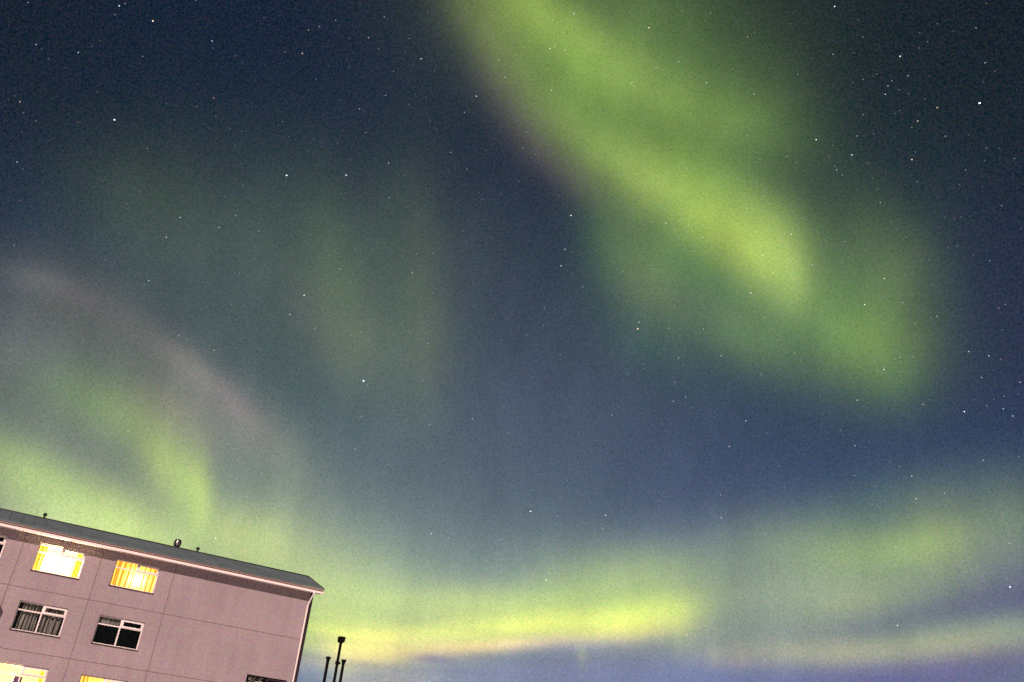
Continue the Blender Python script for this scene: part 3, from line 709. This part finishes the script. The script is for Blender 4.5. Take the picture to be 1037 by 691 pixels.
# ------------------------------------------------------------------ stars: tiny glowing bodies very far away
# azimuth, elevation (degrees), brightness class
STARS = """-39.25,40.05,2;-34.04,42.31,4;-33.74,42.58,2;-34.06,41.77,1.5;-31.56,42.42,4.5;-29.28,44.55,2;-37.70,38.27,2.5;-35.20,38.96,3
-37.28,38.18,1;-36.68,37.88,1;-31.29,40.36,2;-27.14,42.83,3.5;-26.90,42.48,1;-25.16,42.58,1;-37.49,35.24,1;-37.08,35.07,3
-36.62,34.62,1;-35.78,34.50,1.5;-31.42,36.39,5;-33.44,35.41,1;-28.65,38.43,1.5;-25.67,39.82,2.5;-28.77,35.60,1.5;-35.75,31.98,3
-35.28,31.74,1.5;-23.90,38.47,1;-25.26,38.06,1;-23.15,37.62,1;-21.75,35.50,1.5;-25.20,32.44,3;-21.66,33.58,2.5;-22.78,34.50,1
-34.71,30.06,1;-24.00,45.26,1.5;-20.30,45.54,2.5;-19.52,45.94,2.5;-18.37,46.61,2.5;-14.40,47.66,2.5;-15.32,46.25,3;-14.26,45.79,2
-21.63,43.87,2;-20.27,44.14,3.5;-16.66,44.65,1;-17.98,43.95,1;-12.62,44.75,1.5;-11.89,46.84,1.5;-10.50,45.87,3.5;-9.17,45.39,1.5
-8.16,45.55,1;-12.85,43.24,2.5;-10.43,43.73,1;-9.51,43.72,1;-10.78,43.05,1.5;-14.69,42.05,2.5;-18.68,42.97,1;-5.22,44.34,3.5
-5.49,43.98,1;-6.03,43.25,2.5;-3.39,44.59,1;-2.95,45.72,3;-3.67,46.66,2;-3.69,47.34,1;-4.84,49.16,2;-6.72,45.57,1
-8.80,42.37,1.5;-8.12,41.87,1;-13.77,40.74,1.5;-20.31,39.92,1.5;-19.52,39.18,1;-17.85,38.71,1;-6.66,40.68,2.5;-11.49,39.25,3
-5.13,39.82,2;-6.06,39.77,1;-6.53,39.52,1;-18.92,36.88,5;-14.55,37.90,4;-10.01,38.73,1;-14.60,36.70,1;-10.90,37.15,2.5
-3.88,38.46,1.5;-3.55,38.10,1;-2.09,38.59,1;-17.65,34.39,1;2.74,49.82,3.5;0.77,49.34,2.5;12.73,49.89,2.5;15.30,49.62,2
9.74,49.05,4;18.44,48.00,2.5;0.80,47.70,3.5;1.17,47.84,2.5;2.18,47.69,3;10.43,46.73,3;12.39,47.01,2.5;11.47,46.14,1.5
0.77,46.48,2;1.94,46.07,1.5;8.29,45.84,3;8.56,45.66,2.5;14.77,45.66,3;17.06,46.29,1.5;18.18,44.79,1.5;18.68,44.67,2.5
1.26,45.25,3;16.14,43.43,2;17.93,42.30,2;18.79,40.77,2;12.99,40.62,2;-0.50,42.59,1.5;0.53,42.70,1;-0.69,41.56,1.5
0.41,41.27,1;-0.78,39.51,2;3.47,41.77,1;7.53,40.21,1.5;7.85,40.29,1.5;4.30,39.94,1;3.74,37.62,4;11.30,37.24,3
10.21,37.35,2;9.67,37.19,1.5;13.06,37.11,2.5;17.98,39.54,1;19.00,38.51,2;12.37,50.20,1;25.88,48.71,4;22.11,48.31,1
27.73,46.67,2;25.26,46.12,2.5;26.88,45.92,1;30.22,45.09,4;31.93,46.02,1.5;33.29,46.21,1.5;32.36,45.44,1.5;31.65,45.25,1.5
35.81,45.33,2.5;35.85,43.38,2.5;36.34,42.77,1;23.55,46.17,1;22.33,45.42,1.5;28.35,44.45,1.5;28.06,44.39,1;27.28,44.35,2
26.47,44.32,1.5;30.53,43.92,2.5;29.33,43.87,2;28.99,43.65,2.5;28.70,43.23,3;29.73,43.28,1.5;30.34,42.93,1;31.40,42.42,1.5
32.10,41.76,3.5;34.89,41.35,6;30.63,41.30,3.5;30.15,41.03,2;26.90,42.38,2;29.17,42.03,1;29.52,42.13,1;26.24,41.24,2.5
27.45,41.17,1;23.22,41.47,4;24.41,40.96,1;25.68,40.21,4;32.26,40.08,2.5;33.76,39.83,1;34.67,38.84,2;20.92,40.75,2.5
21.55,40.29,1.5;26.78,39.55,1.5;29.77,39.23,4;30.08,39.61,1.5;24.35,39.74,1.5;24.46,39.50,3;24.81,39.14,2;36.19,37.86,1.5
33.09,37.95,2;29.84,37.91,2;27.15,37.96,1.5;27.19,37.14,2.5;34.78,35.50,2;32.22,35.40,1;36.87,46.39,1;-33.97,27.61,2
-25.64,31.05,3;-25.81,28.25,3;-28.80,28.59,1;-20.29,30.26,1.5;-19.35,28.40,1.5;-27.02,25.10,1.5;-25.65,24.85,1.5;-22.92,25.61,2.5
-22.36,25.53,1.5;-20.48,25.29,3;-28.32,19.39,1.5;-24.11,19.38,2;-29.70,21.29,1;-22.51,32.59,3;-31.02,25.13,1;-13.51,32.07,2.5
-15.55,29.95,4;-16.22,28.57,3;-14.26,28.08,2;-11.04,28.42,2;-11.68,28.16,1.5;-10.35,28.11,1.5;-12.51,31.41,1.5;-12.64,33.47,1.5
-7.99,34.00,2;-6.77,34.20,2;-8.12,32.75,3;-4.72,35.93,2;-3.42,32.72,1.5;-2.33,35.73,1.5;-10.21,25.40,6;-9.89,25.20,1.5
-6.12,28.43,2;-9.93,23.14,2;-5.18,23.28,2.5;-2.24,24.00,2.5;-9.90,21.06,2.5;0.38,23.32,2;-6.35,31.69,1;-0.82,29.24,1.5
-19.77,33.09,2;-6.64,29.71,1;-9.16,29.44,1;3.45,35.45,3.5;4.04,35.29,1.5;3.24,34.38,3.5;5.02,33.11,2;11.99,36.79,2.5
14.13,36.27,2.5;13.46,35.45,2.5;18.20,36.40,2;18.53,34.93,3.5;10.40,34.36,2;8.04,34.22,1.5;9.28,32.93,1;9.99,32.06,1.5
8.38,32.25,1.5;17.54,32.64,3.5;11.96,31.95,2;13.18,31.20,1.5;9.35,30.96,3;9.26,30.53,4.5;11.55,30.59,2.5;14.05,30.50,3
18.41,31.05,2.5;9.91,29.47,2;11.20,29.27,2;12.23,28.70,2.5;12.56,28.28,1.5;15.25,28.79,3;9.74,28.27,1.5;9.77,28.01,1
11.97,27.16,2.5;12.72,26.20,2.5;11.85,25.94,2.5;7.56,24.96,2.5;8.03,25.48,1.5;16.76,24.68,3;15.58,23.10,3;17.93,27.53,2
8.60,27.65,1.5;2.20,31.58,2;2.25,30.45,2;1.04,29.74,1.5;3.63,28.64,1.5;5.90,31.80,1.5;11.03,24.52,1;9.47,25.23,1
20.73,36.04,3.5;24.41,35.20,1.5;22.00,34.04,2.5;28.57,34.86,1.5;29.74,33.32,1.5;19.22,33.78,3;26.73,32.65,3.5;25.23,31.27,4
27.67,31.09,2;29.64,29.99,2.5;29.22,29.99,1.5;28.24,29.77,2;31.63,33.80,1.5;32.49,33.12,1.5;33.38,32.62,2;33.73,30.01,2
33.30,29.88,2;33.26,28.63,1.5;19.15,29.61,2;19.69,28.79,1.5;20.30,28.73,2.5;20.65,28.20,1.5;27.00,27.89,2.5;27.74,27.82,2
26.69,27.82,1.5;25.91,27.29,3.5;25.52,27.23,2;31.11,27.71,3;32.20,27.30,3;32.83,27.01,1.5;31.55,26.14,2.5;33.60,25.58,3
24.03,25.60,3;27.95,25.00,3;30.24,24.33,4;31.54,24.50,2;32.40,24.24,3;32.59,24.92,2;31.99,24.83,1;32.83,23.77,3
30.88,24.94,1;22.77,23.88,2;22.90,23.59,1;21.63,24.30,1.5;23.57,22.90,2.5;28.38,25.24,1;-4.03,16.52,3;-2.90,16.36,2
0.60,16.62,2;-10.29,17.66,1.5;-11.39,15.51,1.5;-2.93,7.86,2.5;-15.55,18.60,2;-7.54,20.44,1.5;2.37,18.53,4;7.38,18.62,3.5
7.24,17.76,2;14.91,18.72,3;14.91,20.12,2;10.88,19.65,1.5;3.72,14.40,3.5;4.01,13.24,2.5;10.88,15.32,2;12.65,11.74,2.5
17.19,10.50,2;9.32,17.16,1;1.59,16.28,1.5;30.80,21.49,3;26.69,20.92,3;23.34,21.14,2;26.75,19.61,3.5;28.37,19.84,2.5
24.19,19.42,2;25.23,16.95,2.5;31.32,16.85,2.5;30.85,14.96,2;30.94,14.54,4.5;24.79,12.58,3.5;18.32,13.13,2.5;29.32,14.47,1.5
30.26,11.61,1.5;17.67,14.72,1.5;-17.34,14.31,3.5;-24.08,19.38,2;-19.35,18.04,1.5"""

random.seed(4)
star_list = [tuple(map(float, q.split(','))) for row in STARS.strip().split('\n') for q in row.split(';')]
for _ in range(2200):                              # the faint ones in between, anywhere in the upper sky
    a = random.uniform(-75, 75); e = math.degrees(math.asin(random.uniform(.05, 1)))
    star_list.append((a, e, random.choice((.25, .3, .4, .5, .6, .8, 1.1))))
tints = [(1, 1, 1), (.6, .78, 1), (1, .74, .52), (.85, .93, 1)]
lev = {}
SD = 40000.0
PXR = SD / 896
mats = []; mkey = {}


def star_mat(cls, ti):
    if (cls, ti) in mkey: return mkey[cls, ti]
    m = bpy.data.materials.new('star_light'); m.use_nodes = True; t = m.node_tree; t.nodes.clear()
    e = t.nodes.new('ShaderNodeEmission'); o = t.nodes.new('ShaderNodeOutputMaterial'); tr = t.nodes.new('ShaderNodeBsdfTransparent'); ad = t.nodes.new('ShaderNodeAddShader')
    t.links.new(e.outputs[0], ad.inputs[0]); t.links.new(tr.outputs[0], ad.inputs[1]); t.links.new(ad.outputs[0], o.inputs[0])
    e.inputs[0].default_value = (*tints[ti], 1); e.inputs[1].default_value = cls * .30
    m.cycles.emission_sampling = 'NONE'
    mkey[cls, ti] = len(mats); mats.append(m); return mkey[cls, ti]


bm = bmesh.new()
for az, el, mag in star_list:
    size = {6: .95, 5: .82, 4.5: .78, 4: .72, 3.5: .68, 3: .64, 2.5: .62}.get(mag, .6)
    power = {6: 4.5, 5: 3.6, 4.5: 3.2, 4: 2.4, 3.5: 1.7, 3: 1.25, 2.5: .9, 2: .62, 1.5: .42, 1: .3}.get(mag, mag * .26)
    r = size * PXR
    a, e = R_(az), R_(el)
    c = EYE + SD * Vector((math.sin(a) * math.cos(e), math.cos(a) * math.cos(e), math.sin(e)))
    mi = star_mat(round(power, 3), random.choice((0, 0, 1, 2, 3)))
    vs = [bm.verts.new(c + r * Vector(p)) for p in ((1, 0, 0), (-1, 0, 0), (0, 1, 0), (0, -1, 0), (0, 0, 1), (0, 0, -1))]
    for i, j, k in ((0, 2, 4), (2, 1, 4), (1, 3, 4), (3, 0, 4), (2, 0, 5), (1, 2, 5), (3, 1, 5), (0, 3, 5)):
        f = bm.faces.new((vs[i], vs[j], vs[k])); f.material_index = mi
st = build('stars', bm, mats)
tag(st, 'stars scattered over the night sky', None, kind='stuff')
